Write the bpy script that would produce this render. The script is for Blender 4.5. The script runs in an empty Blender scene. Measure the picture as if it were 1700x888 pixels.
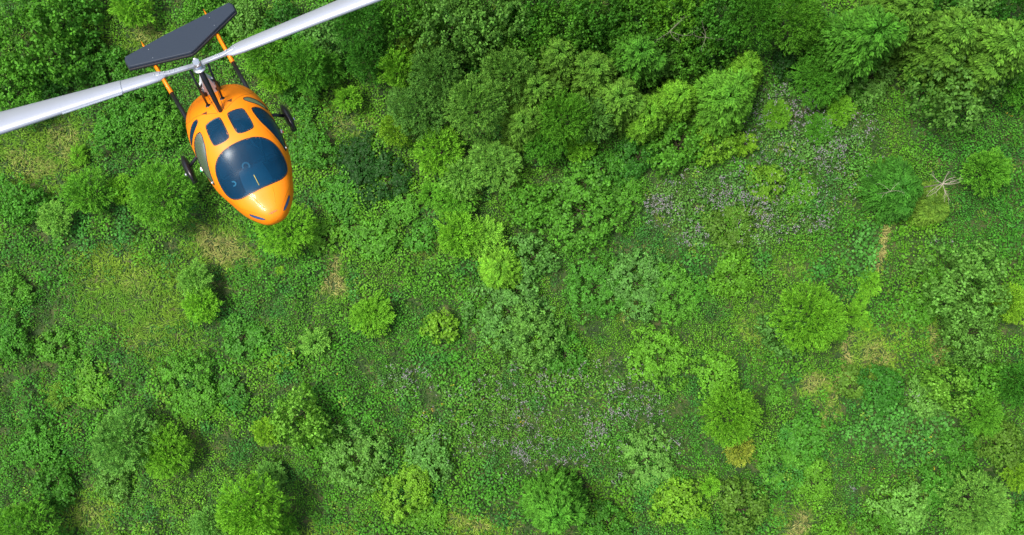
import bpy, math, numpy as np
from mathutils import Matrix, Vector
rng = np.random.default_rng(7)
sc = bpy.context.scene
COL = sc.collection
R = math.radians
FOC = 1800.0          # focal length in photo pixels (photo is 1700 px wide)
H = 62.0              # camera height above the ground

# ------------------------------------------------------------------ camera
cam_d = bpy.data.cameras.new('camera'); cam = bpy.data.objects.new('camera', cam_d); COL.objects.link(cam)
cam.location = (0, 0, H); cam.rotation_euler = (0, 0, 0)
cam_d.sensor_width = 36; cam_d.lens = 36 * FOC / 1700
cam_d.clip_start = .1; cam_d.clip_end = 5000
sc.camera = cam
# ------------------------------------------------------------------ light
SUN_EL, SUN_AZ = R(70), R(-75)        # azimuth measured from +Y towards +X
w = bpy.data.worlds.new('World'); sc.world = w; w.use_nodes = True
nt = w.node_tree; bg = nt.nodes['Background']
sky = nt.nodes.new('ShaderNodeTexSky'); sky.sky_type = 'NISHITA'; sky.sun_disc = False
sky.sun_elevation = SUN_EL; sky.sun_rotation = SUN_AZ; sky.air_density = 1.0; sky.dust_density = 5.0; sky.ozone_density = 1.0
nt.links.new(sky.outputs[0], bg.inputs[0]); bg.inputs[1].default_value = .13
sd = bpy.data.lights.new('sun', 'SUN'); sun = bpy.data.objects.new('sun', sd); COL.objects.link(sun)
sd.energy = 3.0; sd.angle = R(17.0); sd.color = (1, .96, .88)
sv = Vector((math.sin(SUN_AZ) * math.cos(SUN_EL), math.cos(SUN_AZ) * math.cos(SUN_EL), math.sin(SUN_EL)))
sun.rotation_euler = sv.to_track_quat('Z', 'Y').to_euler()
sc.view_settings.view_transform = 'Standard'; sc.view_settings.look = 'None'
sc.view_settings.exposure = .74; sc.view_settings.gamma = 1; sc.view_settings.use_curve_mapping = False
sc.render.engine = 'CYCLES'
sc.cycles.max_bounces = 5; sc.cycles.diffuse_bounces = 2; sc.cycles.glossy_bounces = 3
sc.cycles.transmission_bounces = 3; sc.cycles.transparent_max_bounces = 6

# ------------------------------------------------------------------ helpers
def P(px, py, z=0.):
    """world point seen at photo pixel px,py at height z"""
    k = (H - z) / FOC
    return ((px - 850) * k, (444 - py) * k, z)

def mesh(name, V, F, mats=(), cols=None, smooth=True, parent=None, link=True, fm=None):
    V = np.asarray(V, np.float32).reshape(-1, 3)
    me = bpy.data.meshes.new(name)
    if isinstance(F, np.ndarray):
        n = len(F); k = F.shape[1]
        me.vertices.add(len(V)); me.vertices.foreach_set('co', V.ravel())
        me.loops.add(n * k); me.loops.foreach_set('vertex_index', F.ravel().astype(np.int32))
        me.polygons.add(n); me.polygons.foreach_set('loop_start', np.arange(0, n * k, k, dtype=np.int32))
        try: me.polygons.foreach_set('loop_total', np.full(n, k, np.int32))
        except Exception: pass
        me.update(calc_edges=True)
    else:
        me.from_pydata([tuple(map(float, v)) for v in V], [], F); me.update()
    for m in mats: me.materials.append(m)
    if fm is not None: me.polygons.foreach_set('material_index', np.asarray(fm, np.int32))
    if cols is not None:
        c = np.ones((len(me.polygons), 4), np.float32); c[:, :3] = cols
        a = me.attributes.new('leafcol', 'FLOAT_COLOR', 'FACE'); a.data.foreach_set('color', c.ravel())
    me.polygons.foreach_set('use_smooth', np.full(len(me.polygons), smooth, bool))
    if not link: return me
    o = bpy.data.objects.new(name, me); COL.objects.link(o)
    if parent: o.parent = parent
    return o

def tag(o, label=None, cat=None, group=None, kind=None):
    if label: o['label'] = label
    if cat: o['category'] = cat
    if group: o['group'] = group
    if kind: o['kind'] = kind
    return o

def empty(name, loc):
    o = bpy.data.objects.new(name, None); COL.objects.link(o); o.location = loc; o.empty_display_size = .3
    return o

def mat(name, col=(.5, .5, .5), rough=.5, metal=0., coat=0., spec=.5):
    m = bpy.data.materials.new(name); m.use_nodes = True; b = m.node_tree.nodes['Principled BSDF']
    b.inputs['Base Color'].default_value = (*col, 1); b.inputs['Roughness'].default_value = rough
    b.inputs['Metallic'].default_value = metal; b.inputs['Coat Weight'].default_value = coat
    b.inputs['Specular IOR Level'].default_value = spec; b.inputs['Coat Roughness'].default_value = .08
    return m

def noisy(m, scale, amount, bump=0., coord='Object'):
    """break a material up with fine noise in colour and surface"""
    t = m.node_tree; b = t.nodes['Principled BSDF']
    tc = t.nodes.new('ShaderNodeTexCoord'); n = t.nodes.new('ShaderNodeTexNoise')
    n.inputs['Scale'].default_value = scale; n.inputs['Detail'].default_value = 6
    t.links.new(tc.outputs[coord], n.inputs['Vector'])
    c = b.inputs['Base Color'].default_value[:]
    mx = t.nodes.new('ShaderNodeMix'); mx.data_type = 'RGBA'
    mx.inputs['A'].default_value = tuple(x * (1 - amount) for x in c[:3]) + (1,)
    mx.inputs['B'].default_value = tuple(min(1, x * (1 + amount)) for x in c[:3]) + (1,)
    t.links.new(n.outputs['Fac'], mx.inputs['Factor']); t.links.new(mx.outputs['Result'], b.inputs['Base Color'])
    if bump:
        bp = t.nodes.new('ShaderNodeBump'); bp.inputs['Strength'].default_value = bump; bp.inputs['Distance'].default_value = .01
        t.links.new(n.outputs['Fac'], bp.inputs['Height']); t.links.new(bp.outputs['Normal'], b.inputs['Normal'])
    return m

def leaf_mat(name, transl=.3, rough=.45, spec=.5):
    m = bpy.data.materials.new(name); m.use_nodes = True; t = m.node_tree; b = t.nodes['Principled BSDF']
    a = t.nodes.new('ShaderNodeAttribute'); a.attribute_name = 'leafcol'
    oi = t.nodes.new('ShaderNodeObjectInfo')
    mx = t.nodes.new('ShaderNodeMix'); mx.data_type = 'RGBA'; mx.blend_type = 'MULTIPLY'; mx.inputs['Factor'].default_value = 1
    t.links.new(a.outputs['Color'], mx.inputs['A']); t.links.new(oi.outputs['Color'], mx.inputs['B'])
    t.links.new(mx.outputs['Result'], b.inputs['Base Color'])
    b.inputs['Roughness'].default_value = rough; b.inputs['Specular IOR Level'].default_value = spec
    tr = t.nodes.new('ShaderNodeBsdfTranslucent')
    g = t.nodes.new('ShaderNodeMix'); g.data_type = 'RGBA'; g.blend_type = 'MULTIPLY'; g.inputs['Factor'].default_value = 1
    g.inputs['B'].default_value = (1.25, 1.25, .6, 1)
    t.links.new(mx.outputs['Result'], g.inputs['A']); t.links.new(g.outputs['Result'], tr.inputs['Color'])
    ms = t.nodes.new('ShaderNodeMixShader'); ms.inputs[0].default_value = transl
    t.links.new(b.outputs[0], ms.inputs[1]); t.links.new(tr.outputs[0], ms.inputs[2])
    t.links.new(ms.outputs[0], t.nodes['Material Output'].inputs['Surface'])
    return m

M_LEAF = leaf_mat('leaf_surface', .30, .5, .14)
M_NEEDLE = leaf_mat('feathery_leaf_surface', .30, .6, .1)
M_GRASS = leaf_mat('grass_blade_surface', .3, .7, .15)
M_PETAL = leaf_mat('petal_surface', .3, .7, .2)
M_BARK = noisy(mat('bark', (.050, .042, .026), .95, 0, 0, .1), 9, .5, .6)
M_DEAD = noisy(mat('bleached_dead_wood', (.26, .23, .18), .85), 12, .25, .4)

def norm(a): return a / (np.linalg.norm(a, axis=-1, keepdims=True) + 1e-9)

def leaves(B, D, N, L, W, belly=.45, cup=.12):
    """one four-sided leaf per row: base, two shoulders, tip"""
    n = len(B); D = norm(D); S_ = norm(np.cross(D, N)); N2 = np.cross(S_, D)
    L = np.broadcast_to(L, n)[:, None]; W = np.broadcast_to(W, n)[:, None]
    mid = B + D * L * belly + N2 * L * cup * .5
    V = np.stack([B, mid - S_ * W * .5, B + D * L - N2 * L * cup, mid + S_ * W * .5], 1).reshape(-1, 3)
    return V, np.arange(4 * n).reshape(-1, 4)

def vnoise(x, y, cell, seed, octaves=2):
    """smooth value noise 0..1"""
    out = np.zeros_like(x); amp = 1.; tot = 0.
    for o in range(octaves):
        g = np.random.default_rng(seed + o).random((256, 256))
        u = x / cell + 128; v = y / cell + 128; i = np.floor(u).astype(int); j = np.floor(v).astype(int)
        fu = u - i; fv = v - j; fu = fu * fu * (3 - 2 * fu); fv = fv * fv * (3 - 2 * fv)
        i %= 255; j %= 255
        out += amp * ((g[i, j] * (1 - fu) + g[i + 1, j] * fu) * (1 - fv) + (g[i, j + 1] * (1 - fu) + g[i + 1, j + 1] * fu) * fv)
        tot += amp; amp *= .5; cell /= 2.1
    return out / tot

def blobs(x, y, L, warp=1.):
    """soft ellipses given in photo pixels on the ground: (px,py,rx,ry,angle,weight)"""
    f = np.zeros_like(x)
    k = FOC / H; px = 850 + x * k; py = 444 - y * k
    px = px + (vnoise(x, y, 1.6, 901) - .5) * 46 * warp; py = py + (vnoise(x, y, 1.6, 911) - .5) * 46 * warp
    for (cx, cy, rx, ry, an, wt) in L:
        c, s = math.cos(R(an)), math.sin(R(an)); dx, dy = px - cx, py - cy
        u = (dx * c + dy * s) / rx; v = (-dx * s + dy * c) / ry
        f = np.maximum(f, wt * np.clip(1.35 - (u * u + v * v), 0, 1))
    return f

# ground heights
def ground_z(x, y): return (vnoise(x, y, 9, 55) - .5) * .9 + (vnoise(x, y, 2.6, 77) - .5) * .35

GRASS = [(60,255,95,55,0,1),(110,225,50,30,0,.8),(60,305,60,25,0,.7),(235,60,60,42,-20,.95),(340,75,50,26,0,.7),(370,410,66,44,0,1),(560,462,24,56,25,1),
 (225,500,105,74,0,1),(180,435,70,40,0,.8),(290,570,60,50,0,.7),(700,430,34,20,0,.7),(555,165,34,56,0,.5),(600,215,44,44,0,.45),
 (1466,418,11,46,22,1),(1452,590,50,44,0,.95),(1556,560,26,56,0,.9),(1400,600,14,60,12,.9),(1345,628,34,26,0,1),(1318,440,46,34,0,.75),
 (1260,540,36,60,0,.7),(1320,862,48,34,0,.95),(150,850,64,44,0,.85),(1430,872,60,18,0,.8),(790,868,70,26,0,.8),(590,800,40,24,0,.6),
 (1375,690,14,60,0,.75),(480,240,30,30,0,.5),(330,385,30,24,0,.8),(1180,800,20,14,0,.6),(300,650,16,12,0,.5),(560,880,60,24,0,.7),
 (1190,640,24,14,0,.4),(985,590,30,24,0,.3),(1050,515,18,10,0,.5),(1500,545,40,60,0,.55),(60,650,20,16,0,.4),(860,180,30,20,0,.3)]
TAN = [(100,235,40,20,30,.7),(50,275,60,28,0,.65),(370,412,54,30,20,.9),(558,462,16,50,25,1),(240,50,40,20,0,.7),(1466,415,8,44,22,1),(1452,592,38,26,0,.75),
 (1556,575,16,44,0,.8),(1395,612,8,54,12,.9),(1345,628,24,18,0,.9),(1320,862,26,22,0,1),(700,428,30,14,0,.8),(600,215,24,34,0,.5),
 (570,190,20,34,0,.6),(215,470,50,40,0,.45),(240,560,50,30,0,.4),(1318,440,30,24,0,.5),(150,852,34,24,0,.6),(1190,805,14,9,0,.8),(1265,540,22,44,0,.5),(330,385,24,18,0,.6),
 (1376,690,9,50,0,.7),(790,868,40,14,0,.6),(1050,515,14,8,0,.7),(590,830,60,24,0,.4)]
TRACK = [(1472,392,9,20,18,1),(1460,425,9,24,26,1),(1440,462,5,16,22,.7),(1402,580,6,36,8,.9),(1384,640,5,40,10,.8),(1372,700,4,40,5,.7)]
PURPLE = [(1330,270,120,90,0,.22),(900,690,180,90,0,.2),(1300,185,70,46,0,.5),(1370,215,90,52,0,.55),(1310,245,70,30,0,.5),(1115,345,46,34,0,.6),(1150,385,22,16,30,1),(1262,355,50,28,0,.55),(1190,315,50,40,0,.45),
 (1345,365,50,20,0,.55),(1260,390,40,20,0,.4),(675,618,40,24,0,.55),(868,690,44,30,0,.45),(1065,678,44,28,20,.5),(1080,632,36,12,15,.6),(1000,700,70,30,0,.4),(868,746,16,8,0,.9),
 (1028,787,14,10,40,1),(1400,812,14,7,0,1),(735,655,30,14,0,.4),(1375,255,60,30,0,.4),(1120,745,30,12,0,.3),(940,610,60,30,0,.25),(1545,140,20,12,0,.3),
 (1430,300,50,20,0,.3),(1010,640,80,40,0,.3),(1560,390,30,10,0,.3),(1490,640,30,12,0,.2)]
YELLOW = [(1425,780,24,8,0,.9),(1552,775,22,14,0,.8),(1092,412,6,6,0,1),(1215,524,4,4,0,1),(560,615,22,10,0,.5),(750,655,60,40,0,.35),(1660,180,22,16,0,.8),(1340,380,7,7,0,1),
 (1530,740,10,30,0,.6),(110,760,30,20,0,.6),(855,700,30,16,0,.5),(1535,800,10,6,0,.8),(1395,835,5,5,0,1)]
DOCK = [(1432,420,48,36,0,1),(1500,705,88,50,0,1),(1190,215,20,12,0,.5),(700,340,20,16,0,.4)]
LUSH = [(1640,370,80,100,0,1),(1580,250,80,40,0,.7),(1560,180,80,60,0,.6),(60,590,90,150,0,.55),(1000,740,160,60,0,.4),(900,690,160,80,0,.35),(40,420,40,100,0,.5),(740,600,90,60,0,.4),(1480,530,60,40,0,.6)]
GAPS = [(1062,470,60,40,0,.8),(985,470,60,40,0,.8),(905,385,60,16,-10,1),(740,345,24,50,0,.8),(760,235,40,40,0,1),(1130,760,40,18,30,1),(480,180,60,20,-25,.9),(600,285,60,50,0,.6),
 (560,300,40,40,0,.5),(90,100,70,60,0,.5),(640,130,60,60,0,.9),(200,660,60,40,0,.5),(850,420,30,40,0,.7),(900,300,60,20,0,.8),(1330,100,60,60,0,.7),(290,770,60,20,0,.7),(820,350,40,40,0,.7)]

# ------------------------------------------------------------------ ground sheet
def make_ground():
    def axis(h, step, far):
        a = np.arange(-h, h + .01, step); o = np.array(far, float)
        return np.concatenate([-o[::-1], a, o])
    xs = axis(50, .5, [60, 90, 160, 400, 1200, 3000]); ys = axis(34, .5, [44, 70, 140, 400, 1200, 3000])
    X, Y = np.meshgrid(xs, ys, indexing='ij'); Z = ground_z(X, Y) * (np.maximum(abs(X) / 50, abs(Y) / 34) <= 1.01)
    nx, ny = X.shape; I = np.arange(nx * ny).reshape(nx, ny)
    F = np.stack([I[:-1, :-1], I[1:, :-1], I[1:, 1:], I[:-1, 1:]], -1).reshape(-1, 4)
    m = bpy.data.materials.new('soil_and_litter'); m.use_nodes = True; t = m.node_tree; b = t.nodes['Principled BSDF']
    tc = t.nodes.new('ShaderNodeTexCoord'); n = t.nodes.new('ShaderNodeTexNoise'); n.inputs['Scale'].default_value = 1.4; n.inputs['Detail'].default_value = 10
    t.links.new(tc.outputs['Object'], n.inputs['Vector'])
    cr = t.nodes.new('ShaderNodeValToRGB'); e = cr.color_ramp.elements
    e[0].position = .32; e[0].color = (.012, .030, .005, 1); e[1].position = .74; e[1].color = (.075, .075, .024, 1)
    x = cr.color_ramp.elements.new(.5); x.color = (.024, .055, .008, 1)
    t.links.new(n.outputs['Fac'], cr.inputs[0]); t.links.new(cr.outputs[0], b.inputs['Base Color']); b.inputs['Roughness'].default_value = .95
    n2 = t.nodes.new('ShaderNodeTexNoise'); n2.inputs['Scale'].default_value = 12; n2.inputs['Detail'].default_value = 6
    t.links.new(tc.outputs['Object'], n2.inputs['Vector'])
    bp = t.nodes.new('ShaderNodeBump'); bp.inputs['Strength'].default_value = 1; bp.inputs['Distance'].default_value = .08
    t.links.new(n2.outputs['Fac'], bp.inputs['Height']); t.links.new(bp.outputs['Normal'], b.inputs['Normal'])
    g = mesh('ground', np.stack([X, Y, Z], -1), F, [m]); tag(g, kind='structure')
make_ground()

HX, HY = 37.0, 22.0     # half size of the planted area
def region_points(step, jitter=.5):
    xs = np.arange(-HX, HX, step); ys = np.arange(-HY, HY, step)
    X, Y = np.meshgrid(xs, ys); X = X.ravel(); Y = Y.ravel(); n = len(X)
    X = X + (rng.random(n) - .5) * step * 2 * jitter; Y = Y + (rng.random(n) - .5) * step * 2 * jitter
    out = (abs(X) > 30.5) | (abs(Y) > 16.5)
    keep = ~out | (rng.random(n) < .45)
    return X[keep], Y[keep]

def make_undergrowth():
    X, Y = region_points(.31, .55); n = len(X)
    g = np.maximum(blobs(X, Y, GRASS), blobs(X, Y, TRACK, .25)); gap = blobs(X, Y, GAPS); dock = blobs(X, Y, DOCK); lush = blobs(X, Y, LUSH)
    patch = vnoise(X, Y, 1.15, 5, 2)
    keep = (rng.random(n) > g * 1.15 - .12) & (rng.random(n) > np.clip((.36 - patch) * 5, 0, .8)) & (rng.random(n) > gap * .35)
    X, Y, dock, lush, patch, g = [a[keep] for a in (X, Y, dock, lush, patch, g)]; n = len(X)
    sp = vnoise(X, Y, 2.6, 11, 3); sp2 = vnoise(X, Y, 1.3, 21, 2); sp3 = vnoise(X, Y, 4.5, 31, 2)
    size = .098 + .065 * np.clip((sp - .35) * 3, 0, 1)
    size = np.where(dock > .35, .175, size) * rng.uniform(.85, 1.15, n)
    hgt = .12 + .95 * np.clip((patch - .3) * 1.9, 0, 1) * (1 - .8 * g)
    z0 = ground_z(X, Y) + hgt * rng.uniform(.6, 1.1, n)
    num = np.clip((1.75 / size).astype(int), 9, 17); num = np.where(dock > .35, 7, num)
    idx = np.repeat(np.arange(n), num); m = len(idx)
    first = np.concatenate([[0], np.cumsum(num)[:-1]]); k = np.arange(m) - first[idx]
    ang = k * 2.39996 + rng.random(n)[idx] * 6.28; fr = np.sqrt((k + .4) / num[idx])
    rad = fr * (.22 + .06 * rng.random(n)[idx]) * .9
    el = R(55) * (1 - fr) + rng.normal(0, .28, m)
    dz = -.16 * fr * fr + rng.normal(0, .035, m)
    dirh = np.stack([np.cos(ang), np.sin(ang), np.zeros(m)], -1)
    B = np.stack([X[idx], Y[idx], z0[idx] + dz], -1) + dirh * rad[:, None]
    ang2 = ang + rng.normal(0, .5, m)
    D = np.stack([np.cos(ang2) * np.cos(el), np.sin(ang2) * np.cos(el), np.sin(el)], -1)
    N = np.stack([-np.cos(ang2) * np.sin(el), -np.sin(ang2) * np.sin(el), np.cos(el)], -1) + rng.normal(0, .25, (m, 3))
    L = size[idx] * rng.uniform(.75, 1.25, m); W = L * np.where(dock[idx] > .35, .95, .68)
    V, F = leaves(B, D, norm(N), L, W, .5)
    # species colour of each plant
    cA = np.array([.056, .215, .016]); cB = np.array([.096, .265, .015]); cC = np.array([.042, .180, .024]); cD = np.array([.105, .200, .062])
    a = np.clip((sp3 - .35) * 3, 0, 1)[:, None]; c = cA * (1 - a) + cB * a
    b = np.clip((sp2 - .58) * 6, 0, 1)[:, None]; c = c * (1 - b) + cC * b
    pu = blobs(X, Y, PURPLE)[:, None]; c = c * (1 - .5 * np.clip(pu * 1.6, 0, 1)) + cD * .5 * np.clip(pu * 1.6, 0, 1)
    l = np.clip(lush, 0, 1)[:, None]; c = c * (1 - .7 * l) + np.array([.044, .205, .018]) * .7 * l
    d = (dock > .35)[:, None]; c = np.where(d, np.array([.062, .22, .030]), c)
    rare = rng.random(n) < .015; c[rare] = np.array([.15, .27, .03])
    c = c * rng.uniform(.72, 1.28, (n, 1)); C = c[idx] * rng.uniform(.68, 1.36, (m, 1))
    # small creeping leaves close to the soil between the taller herbs
    q = 190000; x2 = rng.uniform(-HX, HX, q); y2 = rng.uniform(-HY, HY, q); kp = rng.random(q) > np.maximum(blobs(x2, y2, GRASS) * .8, blobs(x2, y2, TRACK, .25)); x2, y2 = x2[kp], y2[kp]; q = len(x2)
    a2 = rng.random(q) * 6.28; e2 = rng.uniform(.0, .5, q); D2 = np.stack([np.cos(a2) * np.cos(e2), np.sin(a2) * np.cos(e2), np.sin(e2)], -1)
    B2 = np.stack([x2, y2, ground_z(x2, y2) + rng.uniform(.01, .16, q)], -1); L2 = rng.uniform(.08, .15, q)
    V2, F2 = leaves(B2, D2, np.tile([0, 0, 1.], (q, 1)) + rng.normal(0, .25, (q, 3)), L2, L2 * .75)
    C2 = (np.array([.018, .070, .008]) * (1 - vnoise(x2, y2, 2, 88)[:, None]) + np.array([.040, .100, .011]) * vnoise(x2, y2, 2, 88)[:, None]) * rng.uniform(.7, 1.3, (q, 1))
    V = np.concatenate([V, V2]); F = np.concatenate([F, F2 + 4 * m]); C = np.concatenate([C, C2])
    o = mesh('undergrowth', V, F, [M_LEAF], cols=C)
    tag(o, 'dense low leafy undergrowth of nettles and herbs covering the clearing between the trees', 'undergrowth', kind='stuff')
make_undergrowth()

def make_grass():
    n = 620000
    X = rng.uniform(-HX, HX, n); Y = rng.uniform(-HY, HY, n)
    g = np.maximum(blobs(X, Y, GRASS), blobs(X, Y, TRACK, .25)); keep = rng.random(n) < np.maximum(g, .05); X, Y, g = X[keep], Y[keep], g[keep]; n = len(X)
    tan = np.maximum(blobs(X, Y, TAN), 1.4 * blobs(X, Y, TRACK, .25))
    az = vnoise(X, Y, 1.1, 61, 2) * 14 + rng.normal(0, .7, n); el = R(8) + rng.random(n) * R(42)
    D = np.stack([np.cos(az) * np.cos(el), np.sin(az) * np.cos(el), np.sin(el)], -1)
    B = np.stack([X, Y, ground_z(X, Y)], -1); L = rng.uniform(.18, .42, n)
    V, F = leaves(B, D, np.tile([0, 0, 1.], (n, 1)) + rng.normal(0, .3, (n, 3)), L, rng.uniform(.035, .06, n), .4, .2)
    gr = np.array([.100, .245, .020]); ye = np.array([.165, .295, .026]); ta = np.array([.33, .28, .11])
    y = np.clip((vnoise(X, Y, 2.2, 71, 2) - .3) * 2, 0, 1)[:, None]; c = gr * (1 - y) + ye * y
    t = np.clip(tan * 1.1 + rng.normal(0, .2, n) - .42, 0, .8)[:, None]; c = c * (1 - t) + ta * t
    c = c * rng.uniform(.6, 1.4, (n, 1))
    o = mesh('grass', V, F, [M_GRASS], cols=c)
    tag(o, 'thin grass, part green part straw coloured, in the open patches of the clearing', 'grass', kind='stuff')
make_grass()

def make_flowers():
    def field(n, L, zlo, zhi, size, base, name, lab, cap, thin=1.):
        X = rng.uniform(-HX, HX, n); Y = rng.uniform(-HY, HY, n); f = blobs(X, Y, L)
        cl = vnoise(X, Y, .55, 401, 2); keep = rng.random(n) < f * cap * np.clip((cl - .42) * 3, 0.10, 1); X, Y = X[keep], Y[keep]; n = len(X)
        k = 4; idx = np.repeat(np.arange(n), k); m = n * k; a = rng.random(m) * 6.28; el = rng.uniform(.1, 1.1, m)
        D = np.stack([np.cos(a) * np.cos(el), np.sin(a) * np.cos(el), np.sin(el)], -1)
        z = ground_z(X, Y) + rng.uniform(zlo, zhi, n); B = np.stack([X, Y, z], -1)[idx] + rng.normal(0, size * .6, (m, 3))
        V, F = leaves(B, D, np.tile([0, 0, 1.], (m, 1)) + rng.normal(0, .4, (m, 3)), size * rng.uniform(.8, 1.3, m), size * .7)
        C = np.array(base) * rng.uniform(.6, 1.3, (m, 1)) * (1 + rng.normal(0, .06, (m, 3)))
        tag(mesh(name, V, F, [M_PETAL], cols=np.clip(C, 0, 1)), lab, 'flowers', kind='stuff')
    field(560000, PURPLE, .55, 1.25, .068, (.27, .25, .275), 'purple_flowers', 'dull purple flower heads scattered over the undergrowth in the open clearing', .72)
    field(160000, YELLOW, .5, .9, .07, (.55, .42, .03), 'yellow_flowers', 'tiny yellow flowers dotted through the undergrowth', .16)
make_flowers()

# ------------------------------------------------------------------ trees and shrubs
def tube_path(pts, rad, seg=6):
    pts = np.asarray(pts, float); n = len(pts); T = norm(np.gradient(pts, axis=0))
    ref = np.array([1., 0, 0]) if abs(T[0][0]) < .8 else np.array([0, 1., 0])
    U = norm(np.cross(T, ref)); W = np.cross(T, U); a = np.arange(seg) / seg * 2 * np.pi
    V = pts[:, None] + (U[:, None] * np.cos(a)[None, :, None] + W[:, None] * np.sin(a)[None, :, None]) * np.asarray(rad)[:, None, None]
    I = np.arange(n * seg).reshape(n, seg); J = np.roll(I, -1, 1)
    F = np.stack([I[:-1], J[:-1], J[1:], I[1:]], -1).reshape(-1, 4)
    return V.reshape(-1, 3), F
def join(parts):
    Vs, Fs, o = [], [], 0
    for V, F in parts: Vs.append(V); Fs.append(F + o); o += len(V)
    return np.concatenate(Vs), np.concatenate(Fs)

def make_trunk(name, rr, h, r, limbs, up):
    z = np.linspace(0, h * .96, 8); wob = np.cumsum(rr.normal(0, .02 * r, (8, 2)), 0)
    spine = np.stack([wob[:, 0], wob[:, 1], z], -1); r0 = .045 + .022 * h
    parts = [tube_path(spine, r0 * (1 - z / h * .93), 7)]
    for i in range(limbs):
        t = rr.uniform(.2, .55); b = np.array([np.interp(t * h, z, spine[:, 0]), np.interp(t * h, z, spine[:, 1]), t * h]); a = i * 2.4 + rr.random()
        ln = r * .68 * (1.15 - .6 * t); s = np.linspace(0, 1, 5)[:, None]
        pts = b + s * ln * np.array([math.cos(a), math.sin(a), 0]) + np.array([0, 0, 1.]) * (up * ln * s - .15 * ln * s * s) + rr.normal(0, .03 * r, (5, 3)) * s
        parts.append(tube_path(pts, r0 * .42 * (1 - .85 * s[:, 0]), 5))
    V, F = join(parts); return mesh(name, V, F, [M_BARK], link=False)

def crown_broadleaf(rr, r, h):
    """clumps of rounded leaves spread over and through a lumpy dome"""
    lob = [(rr.uniform(0, 6.28), rr.uniform(.3, .62), rr.uniform(.42, .66)) for _ in range(6)] + [(0, 0, .72)]
    cz = h * .58; sz = h * .42; area = math.pi * r * r * 1.7; nc = int(area / .085)
    li = rr.integers(0, len(lob), nc * 3); A = np.array(lob)
    d = norm(rr.normal(size=(nc * 3, 3)) + [0, 0, .45]); q = rr.uniform(.82, 1.03, nc * 3)
    q = np.where(rr.random(nc * 3) < .2, rr.uniform(.4, .8, nc * 3), q)
    rad = A[li, 2] * q
    X = (np.cos(A[li, 0]) * A[li, 1] + d[:, 0] * rad) * r; Y = (np.sin(A[li, 0]) * A[li, 1] + d[:, 1] * rad) * r
    Z = cz + (d[:, 2] * rad * 1.25 - .25 * A[li, 1]) * sz
    ctr = np.stack([X, Y, Z], -1)
    # drop clumps buried deep inside
    deep = np.zeros(len(ctr), bool)
    for (a, b, c) in lob:
        e = np.stack([X / r - math.cos(a) * b, Y / r - math.sin(a) * b, (Z - cz) / (sz * 1.25) + .2 * b], -1); deep |= np.linalg.norm(e, axis=1) < c * .62
    ctr = ctr[~deep][:int(nc * 1.5)]; d = d[~deep][:int(nc * 1.5)]; nc = len(ctr)
    ck = rr.uniform(.75, 1.3, nc)
    per = 17; idx = np.repeat(np.arange(nc), per); m = len(idx)
    rc = rr.uniform(.13, .22, nc)[idx]
    e = norm(rr.normal(size=(m, 3)) + d[idx] * .9 + [0, 0, .55])
    B = ctr[idx] + e * rc[:, None] * rr.uniform(.5, 1.05, (m, 1))
    t = rr.normal(size=(m, 3)); D = norm(np.cross(e, t) + e * .45); 
    L = rr.uniform(.105, .17, m); V, F = leaves(B, D, e, L, L * .74, .5)
    return V, F, np.tile(np.array([[1., 1, 1]]), (m, 1)) * (ck[idx] * rr.uniform(.72, 1.3, m))[:, None]

def crown_feathery(rr, r, h, tipc=(1.25, 1.12, .9), dens=1., spread=.55, narrow=.40):
    """fine sprays of narrow leaves pointing up and outwards"""
    cz = h * .52; sz = h * .48; area = math.pi * r * r * 1.8; nsp = int(area / .021 * dens)
    d = norm(rr.normal(size=(nsp, 3)) + [0, 0, .75]); d[:, 2] = np.where(d[:, 2] < -.3, -d[:, 2], d[:, 2]); d = norm(d)
    lump = np.zeros(nsp)
    K = norm(rr.normal(size=(26, 3)) + [0, 0, .4]); lump = np.max(d @ K.T, axis=1); lump = .80 + .22 * np.clip((lump - .86) * 8, -.8, 1)
    q = rr.uniform(.78, 1.0, nsp) * lump; q = np.where(rr.random(nsp) < .22, q * rr.uniform(.5, .85, nsp), q)
    root = np.stack([d[:, 0] * r * q, d[:, 1] * r * q, cz + d[:, 2] * sz * q], -1)
    # sprays start a little inside and reach outwards
    sd = norm(np.stack([d[:, 0], d[:, 1], .25 + d[:, 2] * .5], -1) * [1, 1, 1] + rr.normal(0, .22, (nsp, 3)))
    ln = rr.uniform(.2, .38, nsp); root = root - sd * ln[:, None] * .7
    per = 11; idx = np.repeat(np.arange(nsp), per); m = len(idx); s = rr.uniform(.05, 1, m)
    side = norm(np.cross(sd[idx], rr.normal(size=(m, 3))))
    B = root[idx] + sd[idx] * (ln[idx] * s)[:, None] + side * rr.uniform(0, .05, m)[:, None]
    B[:, 2] -= .12 * s * s * ln[idx]
    D = sd[idx] + side * rr.uniform(.25, spread, (m, 1)) * 1.3
    N = np.cross(D, np.cross(D, [0, 0, 1.])) * -1 + rr.normal(0, .35, (m, 3))
    L = rr.uniform(.09, .16, m) * (1.1 - .35 * s); V, F = leaves(B, D, norm(N), L, L * narrow, .45)
    ck = rr.uniform(.72, 1.3, nsp)[idx] * rr.uniform(.75, 1.25, m); a = (s ** 2)[:, None]
    return V, F, (np.ones((m, 3)) * (1 - a) + np.array(tipc) * a) * ck[:, None]

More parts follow.
